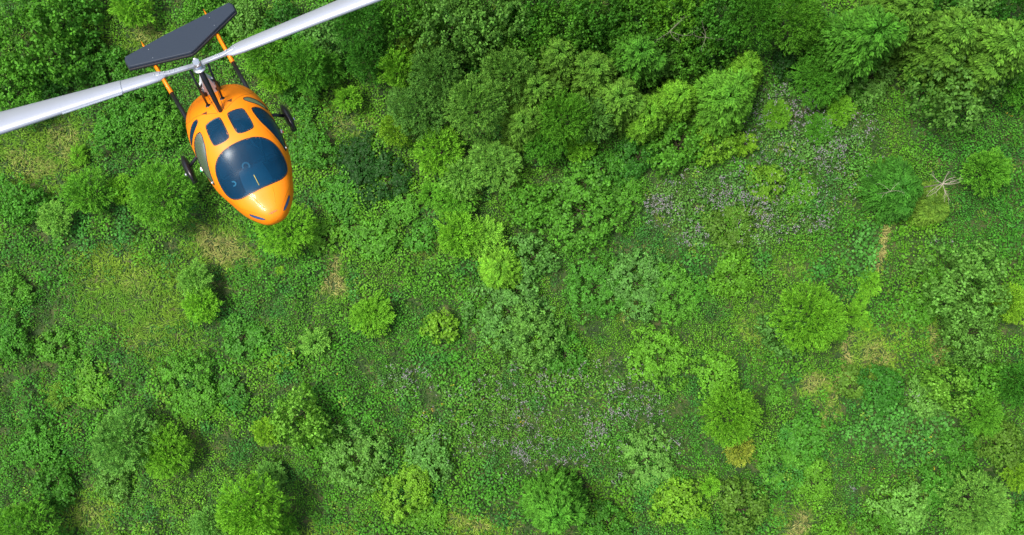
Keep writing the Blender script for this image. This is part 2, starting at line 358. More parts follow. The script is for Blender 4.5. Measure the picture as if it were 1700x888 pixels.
def crown_larch(rr, r, h):
    """several leaders of different height grown together, so the outline stays uneven"""
    Vs, Fs, Cs, o = [], [], [], 0; a0 = rr.random() * 6.28
    for i in range(5):
        if i == 0: q, off, hh = .70, 0, 1.
        else: q, off, hh = rr.uniform(.45, .62), rr.uniform(.36, .52), rr.uniform(.70, .95)
        V, F, C = larch_leader(rr, r * q, h * hh); a = a0 + i * 1.57 + rr.normal(0, .25)
        t = V[:, 2] / h; V = V + np.stack([math.cos(a) * off * r * (.5 + .5 * t), math.sin(a) * off * r * (.5 + .5 * t), 0 * t], -1)
        Vs.append(V); Fs.append(F + o); o += len(V); Cs.append(C * rr.uniform(.85, 1.15))
    return np.concatenate(Vs), np.concatenate(Fs), np.concatenate(Cs)
def larch_leader(rr, r, h):
    """tiers of boughs round the trunk with pale shoot tips, every bough a flat fan of needle sprays"""
    Bs, Ds, Ns, Ls, Cs = [], [], [], [], []
    nb = int(70 + 60 * r)
    for i in range(nb):
        t = ((i + rr.random()) / nb) ** .85; zb = h * (.12 + .86 * t); ln = (r * (1.05 - .86 * t ** 1.5) * rr.uniform(.78, 1.10) + .15); a = i * 2.39996 + rr.normal(0, .25)
        up = .12 + .8 * t ** 2; curl = rr.normal(0, .25); k = max(4, int(ln * 9)); ck = rr.uniform(.72, 1.3)
        for j in range(k):
            u = (j + .8) / k; aa = a + curl * u; c = np.array([math.cos(aa) * ln * u, math.sin(aa) * ln * u, zb + up * ln * u - .30 * ln * u * u])
            m = 11; ss = rr.uniform(.10, .28) * (1.2 - .85 * u) * (.55 + .3 * r)
            sgn = np.where(rr.random(m) < .5, -1., 1.); sa = aa + sgn * rr.uniform(.2, .95, m); q = rr.random(m)
            dd = np.stack([np.cos(sa), np.sin(sa), rr.normal(0, .16, m)], -1)
            Bs.append(c + dd * (ss * q)[:, None]); Ds.append(dd + np.array([math.cos(aa), math.sin(aa), .1]) * .7)
            Ns.append(np.tile([0, 0, 1.], (m, 1)) + rr.normal(0, .4, (m, 3))); Ls.append(rr.uniform(.09, .16, m))
            tip = np.clip(q * .5 + u * .9 - .5, 0, 1)[:, None] * .7
            Cs.append((np.ones((m, 3)) * (1 - tip) + np.array([1.65, 1.35, 1.2]) * tip) * ck * rr.uniform(.7, 1.3, (m, 1)))
    B, D, N, L, C = map(np.concatenate, (Bs, Ds, Ns, Ls, Cs)); V, F = leaves(B, D, norm(N), L, L * .38, .45)
    return V, F, C

CROWN = {'B': (crown_broadleaf, M_LEAF, 'broadleaf_shrub', (.75, 1.3)), 'F': (crown_feathery, M_NEEDLE, 'willow_tree', (.9, 1.6)), 'C': (crown_larch, M_NEEDLE, 'larch_tree', (.95, 2.4))}
PROTO = {}
def proto(kind, size, var):
    """shared trunk and crown meshes; size is the crown radius class in metres, height is 1 unit per class ratio"""
    key = (kind, size, var)
    if key not in PROTO:
        rr = np.random.default_rng(int(size * 100) + var * 17 + ord(kind)); fn, m, nm, hr = CROWN[kind]
        h = size * (hr[0] if kind == 'B' else hr[0]) * 2
        V, F, C = fn(rr, size, h); cm = mesh('crown', V, F, [m], cols=C, link=False)
        tm = make_trunk('trunk', rr, h * {'B': .66, 'F': .80, 'C': .92}[kind], size, 7 if kind == 'B' else 9, .35 if kind != 'C' else .2)
        PROTO[key] = (tm, cm, h)
    return PROTO[key]
SIZES = {'B': (.75, 1.25, 1.9), 'F': (.7, 1.2, 1.9), 'C': (1.1, 1.8)}
HUE = {  # leaf colours of the kinds seen; 'dark' also paints shade into the hollow bushes
 'fresh': (.072, .228, .018), 'mid': (.054, .195, .017), 'deep': (.034, .145, .014), 'pale': (.108, .268, .040), 'grey': (.084, .228, .038), 'spring': (.125, .305, .030),
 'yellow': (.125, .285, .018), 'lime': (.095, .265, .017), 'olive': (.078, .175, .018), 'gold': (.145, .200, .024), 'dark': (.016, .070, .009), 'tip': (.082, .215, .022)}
count = {'n': 0}
def plant(px, py, rpx, kind, hue, label, hf=1., name=None, cat=None):
    """hf stretches the height"""
    rr = np.random.default_rng(int(px * 7 + py * 13)); nm = name or CROWN[kind][2]
    r = rpx / FOC * (H - 2.5) * (1.09 if py < 240 and px > 590 else 1) * {'C': 1.2, 'B': 1.16, 'F': 1.08}[kind]
    size = min(SIZES[kind], key=lambda s: abs(math.log(s / r))); tm, cm, h = proto(kind, size, int(rr.integers(0, 2)))
    s = r / size; sz = s * hf * (.85 if kind == 'F' and py > 290 else 1); top = h * sz
    x, y, _ = P(px, py, top * .72); z = float(ground_z(np.array([x]), np.array([y]))[0]) - .05
    e = empty(nm, (x, y, z)); e.rotation_euler = (0, 0, rr.random() * 6.28); e.scale = (s, s * rr.uniform(.92, 1.08), sz)
    c = cat or {'B': 'shrub', 'F': 'tree', 'C': 'tree'}[kind]
    tag(e, label, c, {'shrub': 'shrubs around the clearing', 'tree': 'trees around the clearing'}[c])
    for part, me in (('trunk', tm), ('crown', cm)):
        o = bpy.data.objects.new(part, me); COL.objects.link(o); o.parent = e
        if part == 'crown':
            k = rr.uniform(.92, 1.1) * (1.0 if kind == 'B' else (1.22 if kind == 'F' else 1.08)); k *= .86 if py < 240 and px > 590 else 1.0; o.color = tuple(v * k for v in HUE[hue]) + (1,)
    count['n'] += 1
    return e

# ---- every tree and shrub: photo x, y, crown radius (px), kind, colour, label, height factor
PLANTS = [
# top left, behind and beside the rotor
(45,62,62,'B','fresh','big bright leafy shrub filling the top left corner of the clearing',1.3),
(18,150,44,'B','fresh','bright leafy shrub at the left edge just above the wide rotor blade tip',1.2),
(112,28,40,'B','mid','mid green shrub at the top edge right of the big corner shrub',1.1),
(128,92,38,'B','mid','low mid green shrub between the corner shrub and the dark tailplane',.9),
(75,132,30,'B','deep','dark green shrub just above the left rotor blade near the corner',.8),
(216,12,36,'F','lime','bright soft tree cut by the top edge above the left end of the tailplane',1.2),
(330,14,30,'B','fresh','bright shrub at the top edge behind the right half of the tailplane',1.1),
(352,70,26,'B','mid','small leafy shrub showing between the tailplane and the right rotor blade',.9),
(398,38,34,'B','pale','pale leafy shrub right beside the right tip of the tailplane',1.),
(180,118,30,'B','mid','low leafy shrub in the gap between tailplane tip and left rotor blade',.8),
(232,160,34,'B','mid','mid green leafy shrub under the left rotor blade beside the gyrocopter roof',.8),
(262,205,34,'B','fresh','bright leafy shrub left of the orange cabin above the left wheel',.8),
(180,215,32,'B','mid','mid green low shrub below the middle of the left rotor blade',.7),
(440,88,40,'F','fresh','fresh green feathery tree under the right rotor blade near the mast',1.5),
(500,108,44,'F','mid','wide feathery tree under the right rotor blade with a dark hollow below it',1.6),
(455,128,32,'F','lime','light green feathery tree whose lower edge fringes the dark hollow above the right wheel',1.3),
(545,112,30,'F','mid','feathery tree at the right end of the row under the right rotor blade',1.4),
(470,38,34,'B','deep','dark shrub right above the right rotor blade',.9),
(535,55,34,'B','grey','grey green leafy shrub below the right rotor blade near the top edge',1.1),
(600,38,44,'F','deep','deep green tree right of the spot where the rotor blade leaves the picture',1.9),
(612,98,36,'F','deep','deep green tree below the tree at the rotor blade exit, beside the dark hollow',1.7),
(576,162,24,'F','lime','small bright tree standing in the brown hollow right of the wheel',1.3),
(500,160,30,'B','mid','leafy shrub right of the right wheel, above it',.7),
(520,240,34,'B','mid','mid green leafy shrub right of the windshield below the right wheel',.6),
# top middle woods
(672,22,40,'B','fresh','fresh green broadleaf tree on the top edge right of the rotor blade exit',2.2),
(742,36,48,'B','pale','pale leafed broadleaf tree near the top edge, left of the centre line',2.3),
(812,22,50,'B','pale','large pale broadleaf tree on the top edge directly over the centre',2.3),
(688,78,36,'F','olive','shaded olive tree under the pale broadleaf trees left of centre',1.6),
(660,115,34,'F','lime','lime green feathery tree at the left rim of the middle woods',1.9),
(722,118,42,'F','grey','grey green feathery tree in the left part of the middle woods',2.),
(690,178,44,'F','grey','round grey green feathery tree at the lower left rim of the middle woods',1.5),
(657,214,26,'F','yellow','small yellow green tree tucked under the round grey green one',1.6),
(790,172,46,'F','pale','pale feathery tree with a dark gap on its left, left of the yellowish trees',2.1),
(768,92,34,'B','deep','dark broadleaf tree between two pale broadleaf trees and the feathery ones',1.5),
(845,118,40,'F','pale','pale green feathery tree upper centre beside the first yellowish larch',2.4),
(868,62,40,'B','fresh','fresh broadleaf tree above the pale feathery tree at the upper centre',2.2),
(882,12,44,'B','mid','mid green broadleaf tree cut by the top edge just right of centre',2.2),
(935,42,44,'B','fresh','bright broadleaf tree near the top edge above the yellowish larches',2.2),
(1000,20,46,'B','mid','mid green broadleaf tree on the top edge above the larch row',2.2),
(1000,68,34,'B','deep','dark broadleaf tree sunk among its neighbours above the larch row',1.6),
(1062,40,44,'B','fresh','fresh broadleaf tree near the top edge left of the bare twigs',2.2),
(1125,22,42,'B','lime','lime broadleaf tree on the top edge beside the bare twigs',2.2),
(1150,78,38,'B','fresh','bright broadleaf tree right below the bare twigs',1.9),
(1195,24,44,'B','mid','mid green broadleaf tree on the top edge right of the bare twigs',2.2),
(1255,28,44,'F','mid','mid green feathery tree on the top edge above the dark gap',2.1),
(892,148,42,'C','tip','yellowish larch at the left end of the larch row',1.5),
(868,205,38,'C','tip','yellowish larch at the lower left of the larch row, darker lower boughs',1.4),
(928,92,42,'C','tip','tall olive yellow larch in the upper part of the larch row',1.6),
(990,118,42,'C','tip','tall yellow tipped larch in the middle of the larch row',1.6),
(938,192,42,'F','fresh','fresh feathery tree at the lower rim of the larch row',2.),
(905,235,34,'F','mid','mid green feathery tree at the lowest point of the middle woods',1.5),
(982,196,36,'F','grey','grey green feathery tree under the tall yellow tipped larch',1.9),
(1028,165,44,'C','tip','larch with a yellow brown top at the right side of the larch row',1.5),
(960,240,30,'F','lime','lime feathery tree fringing the dark edge under the larch row',1.2),
(1060,92,46,'C','mid','fresh green larch right of the larch row near the bare twigs',1.6),
(1105,98,30,'F','grey','small grey green tree right of the fresh green larch',1.7),
(1075,190,40,'C','lime','lime green larch at the right lower rim of the woods above the clearing',1.3),
(1125,162,38,'C','lime','lime green larch left of the wide bright one',1.3),
(1205,165,52,'C','fresh','wide bright larch at the edge of the purple flower meadow',1.2),
(1242,118,34,'C','lime','slim lime larch behind the wide bright one by the meadow',1.4),
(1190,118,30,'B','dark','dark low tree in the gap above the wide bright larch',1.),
(1128,240,40,'B','fresh','rounded leafy bush left of the yellow green bush below the woods',.9),
(1188,240,34,'B','yellow','vivid yellow green bush below the woods at the flower meadow',1.),
(1238,240,20,'F','yellow','small soft yellow green shrub touching the vivid yellow green bush',1.),
# top right woods
(1318,30,46,'F','fresh','fresh feathery tree on the top edge above the purple flower meadow',2.),
(1375,70,40,'F','mid','mid green feathery tree left of the big tipped larch in the right woods',1.8),
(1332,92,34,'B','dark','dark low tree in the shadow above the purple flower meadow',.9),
(1360,130,42,'F','mid','mid green feathery tree on the lower rim of the right woods by the meadow',1.2),
(1440,62,64,'C','mid','big green larch on the left of the right woods',1.6),
(1502,22,54,'C','tip','big yellow tipped larch cut by the top edge in the right woods',1.6),
(1455,125,34,'B','pale','pale leafed shrub below the big green larch',.8),
(1575,62,56,'C','tip','yellow tipped larch in the middle of the right woods',1.6),
(1618,14,34,'B','pale','pale broadleaf tree on the top edge near the right corner',1.9),
(1680,24,38,'B','deep','deep green tree in the top right corner',1.9),
(1565,8,30,'B','deep','deep green broadleaf tree on the top edge between two larches',1.9),
(1655,82,60,'C','tip','large leaning larch at the right edge under the corner tree',1.6),
(1530,112,34,'F','deep','deep green tree in the shadow between larch and pale spreading tree',1.2),
(1608,128,62,'B','pale','pale spreading broadleaf tree below the right woods, near the right edge',1.5),
(1560,140,28,'B','lime','lime shrub at the left foot of the pale spreading tree',.9),
(1690,140,34,'F','mid','mid green tree on the right edge below the leaning larch',1.4),
(1358,212,26,'F','mid','small feathery shrub among the purple flowers',.7),
(1395,182,26,'F','lime','lime feathery shrub at the upper edge of the purple flowers',.8),
(1290,190,24,'F','lime','lime feathery shrub left among the purple flowers',.7),
# centre cluster below the woods
(728,250,42,'F','lime','light green round tree at the top of the centre group',1.30),
(768,290,40,'F','pale','light green tree in the middle of the centre group',1.30),
(820,270,44,'F','pale','pale feathery tree at the right of the centre group',1.22),
(755,330,38,'F','fresh','light green tree at the bottom of the centre group',1.08),
(712,322,22,'F','fresh','small green tree at the left foot of the centre group',1.2),
(758,388,42,'F','lime','light green round tree, left one of the touching pair under the centre group',1.22),
(805,392,35,'F','spring','light green round tree, right one of the touching pair under the centre group',1.15),
(832,446,35,'C','lime','star shaped bright larch just below the touching pair',1.),
(880,335,36,'B','fresh','round leafy bush right of the centre group with a dark hollow below it',1.),
(965,350,60,'B','fresh','very wide leafy bush in the middle of the picture',.6),
(885,428,38,'B','grey','grey green bush right of the star shaped bright larch',.8),
(848,520,56,'B','grey','wide grey green bush in the middle of the picture, lower part',.5),
(885,562,46,'B','pale','bright leafy bush below the wide grey green one',.9),
(940,590,36,'B','mid','mid green low bush right below the bright leafy bush',.6),
(1055,470,48,'B','grey','low grey green bush with dark gaps, right of the picture middle',.5),
(985,480,46,'B','mid','low mid green bush with brownish gaps right of the larch',.5),
(1120,490,42,'B','fresh','low bright bush right of the gappy grey green one',.5),
(1092,592,42,'B','lime','flat lime green bush in the lower clearing, right of the middle',.5),
(1210,462,34,'B','lime','lime bush halfway between the picture middle and the big bright larch',.6),
(1205,375,34,'B','olive','olive low bush inside the purple flowers',.5),
(1265,300,28,'B','yellow','yellow green bush at the right of the purple flowers',.7),
(1328,318,26,'B','lime','lime bush right of the yellow green one in the flower meadow',.6),
# left side
(86,362,30,'F','pale','small pale green tree far left below the brown grass',1.3),
(140,320,42,'F','fresh','green tree right of the brown grass on the left side',1.3),
(198,314,26,'F','lime','small lime tree between two larger trees on the left side',1.1),
(266,322,56,'F','fresh','big feathery tree left of the left wheel of the gyrocopter',1.4),
(322,304,22,'F','pale','small pale tree just under the left wheel',1.1),
(128,256,18,'F','lime','tiny lime shrub in the brown grass far left',.8),
(28,330,36,'B','mid','mid green shrub at the left edge below the brown grass',.8),
(472,378,52,'F','lime','lime feathery tree right under the orange nose of the gyrocopter',1.3),
(318,464,32,'F','pale','pale green tree, upper one of two below the straw grass',1.4),
(330,506,32,'F','lime','lime tree, lower one of two below the straw grass',1.3),
(465,448,8,'F','yellow','tiny pale yellow green sapling below the tree under the nose',.7),
(617,522,38,'F','lime','round bright tree alone in the lower left clearing',.9),
(522,567,25,'F','pale','small pale round tree left below the lone round tree',1.2),
(468,600,18,'B','yellow','small vivid yellow green bush in the lower left clearing',.8),
(730,545,25,'B','yellow','yellow green bush right of the lone round tree',.8),
(310,636,46,'B','fresh','broad flat leafy bush in the lower left clearing',.5),
(495,690,40,'B','spring','leafy bush with big bright clumps right of the slim yellow green tree',1.5),
(440,717,26,'F','yellow','slim yellow green tree left of the bush with big bright clumps',1.3),
(200,735,54,'F','grey','large feathery tree in the lower left corner region',1.4),
(275,752,44,'F','lime','light feathery tree touching the large one on its right, lower left',1.2),
(190,797,27,'B','pale','small pale bush under the large feathery tree, lower left',.8),
(95,658,24,'F','olive','olive shrub at the left with a few yellow leaves',.7),
(52,742,34,'B','mid','mid green bush near the left edge, lower left',.6),
(85,800,34,'B','mid','mid green leafy bush above the bottom left corner',.7),
(32,880,52,'F','fresh','fresh feathery tree in the bottom left corner',1.3),
(415,850,58,'F','lime','tall lime tree on the bottom edge, left third',1.7),
(348,875,36,'F','grey','grey green tree on the bottom edge left of the tall lime one',1.3),
(460,885,34,'F','fresh','fresh tree on the bottom edge right of the tall lime one',1.2),
(15,560,32,'B','mid','leafy bush cut by the left edge halfway down',.6),
(20,480,26,'B','fresh','fresh leafy bush at the left edge below the mid height',.6),
(95,580,30,'B','fresh','low bright bush at the left, level with the pale round tree',.5),
(450,790,28,'F','grey','grey green thin shrub above the tall lime tree on the bottom edge',.9),
(590,765,46,'B','pale','pale leafed bush with dark gaps in the lower clearing',.7),
(540,740,30,'B','fresh','fresh bush left above the pale leafed one',.6),
(668,822,42,'B','yellow','yellow green bush with brown gaps near the bottom, left of centre',.6),
(712,850,26,'B','lime','lime bush beside the yellow green one with brown gaps',.5),
(715,757,36,'B','grey','grey green low bush above the yellow green one, left of centre',.6),
(925,848,56,'C','mid','big drooping larch on the bottom edge at the centre',1.3),
(1010,870,34,'B','mid','mid green bush on the bottom edge right of the big drooping larch',.7),
(1075,765,44,'B','pale','wide pale low bush in the lower clearing, right of the centre',.5),
(1125,838,38,'B','yellow','yellow green bush near the bottom, right of the centre',.7),
(1177,806,18,'F','lime','small lime tree beside the yellow green bush near the bottom',1.1),
(1155,870,26,'B','fresh','fresh bush on the bottom edge under the small lime tree',.7),
(1232,850,40,'B','olive','olive green bush near the bottom below the golden shrub',.7),
(1214,692,51,'F','lime','round bright tree with soft outline above the golden shrub',1.5),
(1228,748,25,'F','gold','golden yellow shrub under the round bright tree',.9),
(1185,625,36,'B','lime','lime low bush above the round bright tree',.5),
# right side
(1348,528,58,'F','lime','large round bright tree by the narrow straw track on the right',1.6),
(1300,552,38,'B','grey','darker leafy shrub hugging the left side of the large round bright tree',1.1),
(1443,470,22,'F','lime','lime shrub at the lower end of the straw track',.9),
(1428,500,16,'F','lime','small lime shrub just below the one on the straw track',.8),
(1422,524,20,'F','lime','lime shrub right beside the large round bright tree',.9),
(1440,538,12,'F','yellow','tiny yellow green shrub right of the chain of lime shrubs',.8),
(1395,555,12,'F','lime','tiny lime shrub under the right rim of the large round bright tree',.7),
(1615,475,56,'B','pale','large pale leafed bush on the right, upper of two',1.7),
(1620,555,44,'B','pale','leafy bush on the right, lower of two under the large pale one',1.6),
(1684,505,34,'F','yellow','yellow green soft tree at the right edge beside the large pale bush',1.3),
(1560,470,22,'B','fresh','small leafy bush left of the large pale one on the right',.6),
(1530,515,24,'B','fresh','bright low bush in the grass left of two big bushes',.6),
(1640,282,42,'F','fresh','round fresh tree alone near the right edge, upper part',1.3),
(1494,312,54,'C','deep','dark drooping tree at the upper end of the straw track',.9),
(1548,338,34,'C','olive','olive twiggy tree right of the dark drooping one, under the bare branches',.7),
(1582,650,34,'B','spring','round bright bush on the right, below the brown gap',1.7),
(1642,632,36,'B','fresh','leafy bush right of the round bright one near the right edge',1.),
(1636,692,36,'F','fresh','feathery tree below the leafy bush near the right edge',1.3),
(1693,640,38,'F','deep','deep green tree on the right edge above a black gap',1.5),
(1540,660,28,'B','pale','pale thin bush left of the round bright one',.7),
(1665,745,38,'B','olive','olive leafy bush near the right edge, lower part',.8),
(1600,745,30,'B','mid','mid green low bush right of the big leaved herbs',.6),
(1695,790,28,'F','yellow','yellow green tree on the right edge, lower part',1.2),
(1628,842,56,'F','pale','large pale feathery tree near the bottom right corner',1.4),
(1560,808,34,'B','mid','mid green bush left of the large pale feathery tree',.7),
(1502,842,40,'B','pale','pale low bush near the bottom, right third',.6),
(1380,884,26,'B','lime','lime bush cut by the bottom edge, right third',.8),
(1455,880,28,'B','fresh','fresh bush cut by the bottom edge right of the lime one',.8),
(1690,870,30,'B','fresh','fresh bush in the bottom right corner',.8),
(1462,648,34,'B','deep','deep green low bush right of the straw track end',.6),
(1290,655,14,'B','fresh','small round bush right above the round bright tree',.6),
(1415,640,24,'B','olive','small olive bush beside the tan strip on the right',.5),
(1340,735,40,'B','mid','flat mid green bush right of the golden shrub',.45),
(1290,770,34,'B','fresh','flat fresh bush below right of the golden shrub',.45),
(1345,800,30,'B','lime','flat lime bush in the lower right clearing',.4),
(560,330,34,'B','mid','mid green low bush right of the gyrocopter nose',.5),
(618,392,36,'B','fresh','fresh low bush right of the lime tree under the nose',.45),
(640,300,34,'B','dark','dark low bush in the hollow between nose and centre group, right one',.45),  # dark leaf colour of these three bushes stands in for the hollow's shade
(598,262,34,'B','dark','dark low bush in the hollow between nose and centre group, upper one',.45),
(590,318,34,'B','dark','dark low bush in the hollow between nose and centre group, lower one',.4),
(540,395,24,'B','lime','lime low bush above the pale straw streak',.5),
(400,560,34,'B','mid','mid green flat bush between the two stacked trees and the pale round tree',.4),
(150,640,34,'B','lime','flat lime bush on the left right of the olive shrub',.4),
(380,660,26,'B','mid','flat green bush right of the broad leafy one, lower left',.4),
(1000,280,34,'B','mid','mid green bush below the larch row at the rim of the clearing',.7),
(1060,260,32,'B','deep','deep green bush below the lime larch at the rim of the clearing',.7),
(1042,318,30,'B','fresh','fresh low bush between the very wide bush and the flower meadow',.5),
(700,395,24,'B','mid','low leafy bush left of the touching pair of round trees',.5),
(665,345,26,'B','fresh','low bright bush left below the centre group',.5),
]
for e in PLANTS: plant(*e[:6], hf=e[6])

M_TWIG = mat('grey_twigs', (.15, .14, .10), .9)
def bare_branches(px, py, z, name, label, lens, spread, seed, m=M_DEAD, r0=.022):
    rr = np.random.default_rng(seed); x, y, _ = P(px, py, z); parts = []
    parts.append(tube_path([(0, 0, 0), (.05, .02, z * .5), (0, 0, z)], [r0 * 2, r0 * 1.6, r0 * 1.1], 7))
    for i, a in enumerate(spread):
        ln = lens * rr.uniform(.6, 1.1); a = R(a); s = np.linspace(0, 1, 7)[:, None]; bend = rr.uniform(-.5, .5)
        ang = a + bend * s + np.cumsum(rr.normal(0, .12, (7, 1)), 0); st = np.concatenate([np.cos(ang), np.sin(ang), .25 + 0 * s], 1) * ln / 6
        pts = np.array([0, 0, z]) + np.cumsum(np.vstack([[0, 0, 0], st[1:]]), 0)
        parts.append(tube_path(pts, r0 * (1 - .75 * s[:, 0]), 5))
        for j in (2, 3, 4, 5):
            if rr.random() < .75:
                b = ang[j, 0] + rr.choice([-1, 1]) * rr.uniform(.4, .9); l2 = ln * rr.uniform(.2, .4); u = np.linspace(0, 1, 4)[:, None]
                q = pts[j] + u * l2 * np.array([math.cos(b), math.sin(b), .1]) + rr.normal(0, .02, (4, 3)) * u
                parts.append(tube_path(q, r0 * .45 * (1 - .7 * u[:, 0]), 4))
    V, F = join(parts); o = mesh(name, V, F, [m]); o.location = (x, y, 0)
    tag(o, label, 'tree', 'bare leafless trees')
bare_branches(1565, 305, 4.6, 'dead_tree', 'bleached bare branches fanning out at the right of the dark drooping tree', 1.15, [50, 80, 10, -25, -70, -95, 175, 205, 235], 3)
bare_branches(1112, 52, 5.5, 'dead_tree', 'bare grey twigs poking out of the canopy near the top edge, left one', 1.2, [60, 45, 215, -20, -60], 8, M_TWIG, .012)
bare_branches(1172, 62, 4.9, 'dead_tree', 'bare grey twigs poking out of the canopy near the top edge, right one', 1.0, [110, 80, -30, 250, 200], 12, M_TWIG, .012)
bare_branches(1478, 318, 4.0, 'dead_tree', 'thin bare twigs on the left side among the dark drooping tree', .9, [150, 60, 200, 20], 15, M_DEAD, .010)

# ------------------------------------------------------------------ gyrocopter, in its own frame: x forward, y to the pilot's left, z up
# x, z_top, z_bot, half width, z of widest line
STN=np.array([
[ 1.68,.661,.659,.002,.66],
[ 1.668,.72,.60,.085,.66],
[ 1.64,.77,.54,.145,.655],
[ 1.57,.835,.46,.225,.65],
[ 1.44,.90,.39,.32,.66],
[ 1.20,1.00,.30,.455,.68],
[ .90,1.26,.27,.57,.74],
[ .55,1.50,.25,.68,.80],
[ .15,1.62,.25,.72,.86],
[-.25,1.63,.26,.72,.90],
[-.60,1.52,.30,.685,.88],
[-.90,1.36,.36,.60,.86],
[-1.15,1.14,.46,.43,.82],
[-1.25,1.02,.56,.30,.80],
[-1.32,.80,.78,.003,.79]])
def body_row(x):
    x = np.where(np.asarray(x, float) > 1.2, 1.2 + (np.asarray(x, float) - 1.2) / .93, x)
    xs=STN[::-1,0];Y=STN[::-1,1:]
    d=np.diff(xs);s=np.diff(Y,axis=0)/d[:,None]
    m=np.zeros_like(Y);m[0]=s[0];m[-1]=s[-1]
    for i in range(1,len(xs)-1):
        a,b=s[i-1],s[i];w1=2*d[i]+d[i-1];w2=d[i]+2*d[i-1]
        ok=(a*b)>0
        m[i]=np.where(ok,(w1+w2)/(w1/np.where(ok,a,1)+w2/np.where(ok,b,1)),0)
    x=np.clip(np.asarray(x,float),xs[0],xs[-1]);i=np.clip(np.searchsorted(xs,x)-1,0,len(xs)-2)
    h=d[i];t=(x-xs[i])/h;t=t[...,None];h=h[...,None]
    return (2*t**3-3*t**2+1)*Y[i]+(t**3-2*t*t+t)*h*m[i]+(-2*t**3+3*t*t)*Y[i+1]+(t**3-t*t)*h*m[i+1]
def body_pt(x, th):
    x=np.asarray(x,float);v=body_row(x);n=2.35
    s,c=np.sin(th),np.cos(th)
    y=v[...,2]*np.sign(s)*np.abs(s)**(2/n)
    zz=np.sign(c)*np.abs(c)**(2/n)
    z=v[...,3]+np.where(c>0,(v[...,0]-v[...,3]),(v[...,3]-v[...,1]))*zz
    return np.stack([x+0*y,y,z],-1)
def body_off(x, th, d):
    """point d metres off the skin"""
    e = 1e-3; p = body_pt(x, th); n = np.cross(body_pt(x, th + e) - p, body_pt(np.asarray(x) - e, th) - p); n = norm(n)
    s = np.sign((n * (p - np.stack([np.asarray(x, float) * .8, 0 * p[..., 1], 0 * p[..., 1] + .85], -1))).sum(-1))[..., None]
    return p + n * s * d

M_PAINT = noisy(mat('orange_paint', (.80, .212, .002), .45, 0, .15, .3), 3, .05)
M_RUBBER = mat('black_rubber', (.012, .012, .014), .45)
M_CARBON = noisy(mat('black_gloss_paint', (.010, .010, .013), .3, 0, .15, .4), 30, .3)
M_DARK = noisy(mat('cabin_lining', (.02, .03, .045), .8), 20, .4)
M_SEAT = noisy(mat('seat_cloth', (.02, .035, .055), .8), 60, .4)
M_PANEL = mat('instrument_cowl', (.035, .13, .19), .6)
M_BLADE = noisy(mat('rotor_blade_paint', (.36, .39, .45), .35, .35, .1), 5, .05, .02)
M_STEEL = noisy(mat('brushed_metal', (.55, .60, .66), .3, .8), 25, .15)
M_SLATE = noisy(mat('slate_composite', (.022, .032, .050), .6, 0, 0, .3), 40, .18, .05)
M_CHROME = mat('bright_plastic', (.8, .8, .82), .3)
M_RED = mat('red_lens', (.6, .03, .02), .2); M_GREEN = mat('green_lens', (.02, .45, .2), .2)
M_LENS = mat('headlamp_lens', (.03, .08, .20), .15, 0, .3)
def glass():
    m = bpy.data.materials.new('tinted_glazing'); m.use_nodes = True; t = m.node_tree
    for n in list(t.nodes):
        if n.type != 'OUTPUT_MATERIAL': t.nodes.remove(n)
    tr = t.nodes.new('ShaderNodeBsdfTransparent'); tr.inputs[0].default_value = (.30, .68, .85, 1)
    gl = t.nodes.new('ShaderNodeBsdfGlossy'); gl.inputs['Roughness'].default_value = .27; gl.inputs['Color'].default_value = (.9, .95, 1, 1)
    df = t.nodes.new('ShaderNodeBsdfDiffuse'); df.inputs['Color'].default_value = (.002, .045, .105, 1)
    fr = t.nodes.new('ShaderNodeFresnel'); fr.inputs[0].default_value = 1.28
    a = t.nodes.new('ShaderNodeMixShader'); a.inputs[0].default_value = .5; t.links.new(tr.outputs[0], a.inputs[1]); t.links.new(df.outputs[0], a.inputs[2])
    b = t.nodes.new('ShaderNodeMixShader'); t.links.new(fr.outputs[0], b.inputs[0]); t.links.new(a.outputs[0], b.inputs[1]); t.links.new(gl.outputs[0], b.inputs[2])
    t.links.new(b.outputs[0], t.nodes['Material Output'].inputs['Surface']); return m
M_GLASS = glass()

GYR = empty('gyrocopter', (0, 0, 0))
GM = np.array([[0.46570339, 0.87839627, -0.10742603], [-0.73371558, 0.45113382, 0.50807452], [0.49475428, -0.15779188, 0.85458757]])
GT = np.array([-4.5380, 1.6466, H - 19.1234])
m4 = Matrix([list(GM[i]) + [GT[i]] for i in range(3)] + [[0, 0, 0, 1]])
q_ = m4.to_quaternion(); GYR.rotation_mode = 'QUATERNION'; GYR.rotation_quaternion = q_; GYR.location = GT
tag(GYR, 'orange gyrocopter with dark glazing and long white rotor blades flying over the trees', 'gyrocopter')

def spline(pts, n=10):
    """closed Catmull-Rom curve"""
    p = np.array(pts, float); o = []
    for i in range(len(p)):
        a, b, c, d = p[i - 1], p[i], p[(i + 1) % len(p)], p[(i + 2) % len(p)]
        t = np.linspace(0, 1, n, endpoint=False)[:, None]
        o.append(.5 * (2 * b + (c - a) * t + (2 * a - 5 * b + 4 * c - d) * t * t + (3 * b - a - 3 * c + d) * t ** 3))
    return np.concatenate(o)
def inset(o, d):
    q = o * [1, .7]; t = np.roll(q, -1, 0) - np.roll(q, 1, 0); n = norm(np.stack([t[:, 1], -t[:, 0]], 1))
    area = .5 * np.sum(q[:, 0] * np.roll(q[:, 1], -1) - q[:, 1] * np.roll(q[:, 0], -1))
    return (q - n * d * np.sign(area)) / [1, .7]
def inside(o, X, T):
    r = np.zeros(X.shape, bool); n = len(o)
    for i in range(n):
        (x1, t1), (x2, t2) = o[i], o[(i + 1) % n]
        if t1 == t2: continue
        r ^= ((t1 > T) != (t2 > T)) & (X < (x2 - x1) * (T - t1) / (t2 - t1) + x1)
    return r
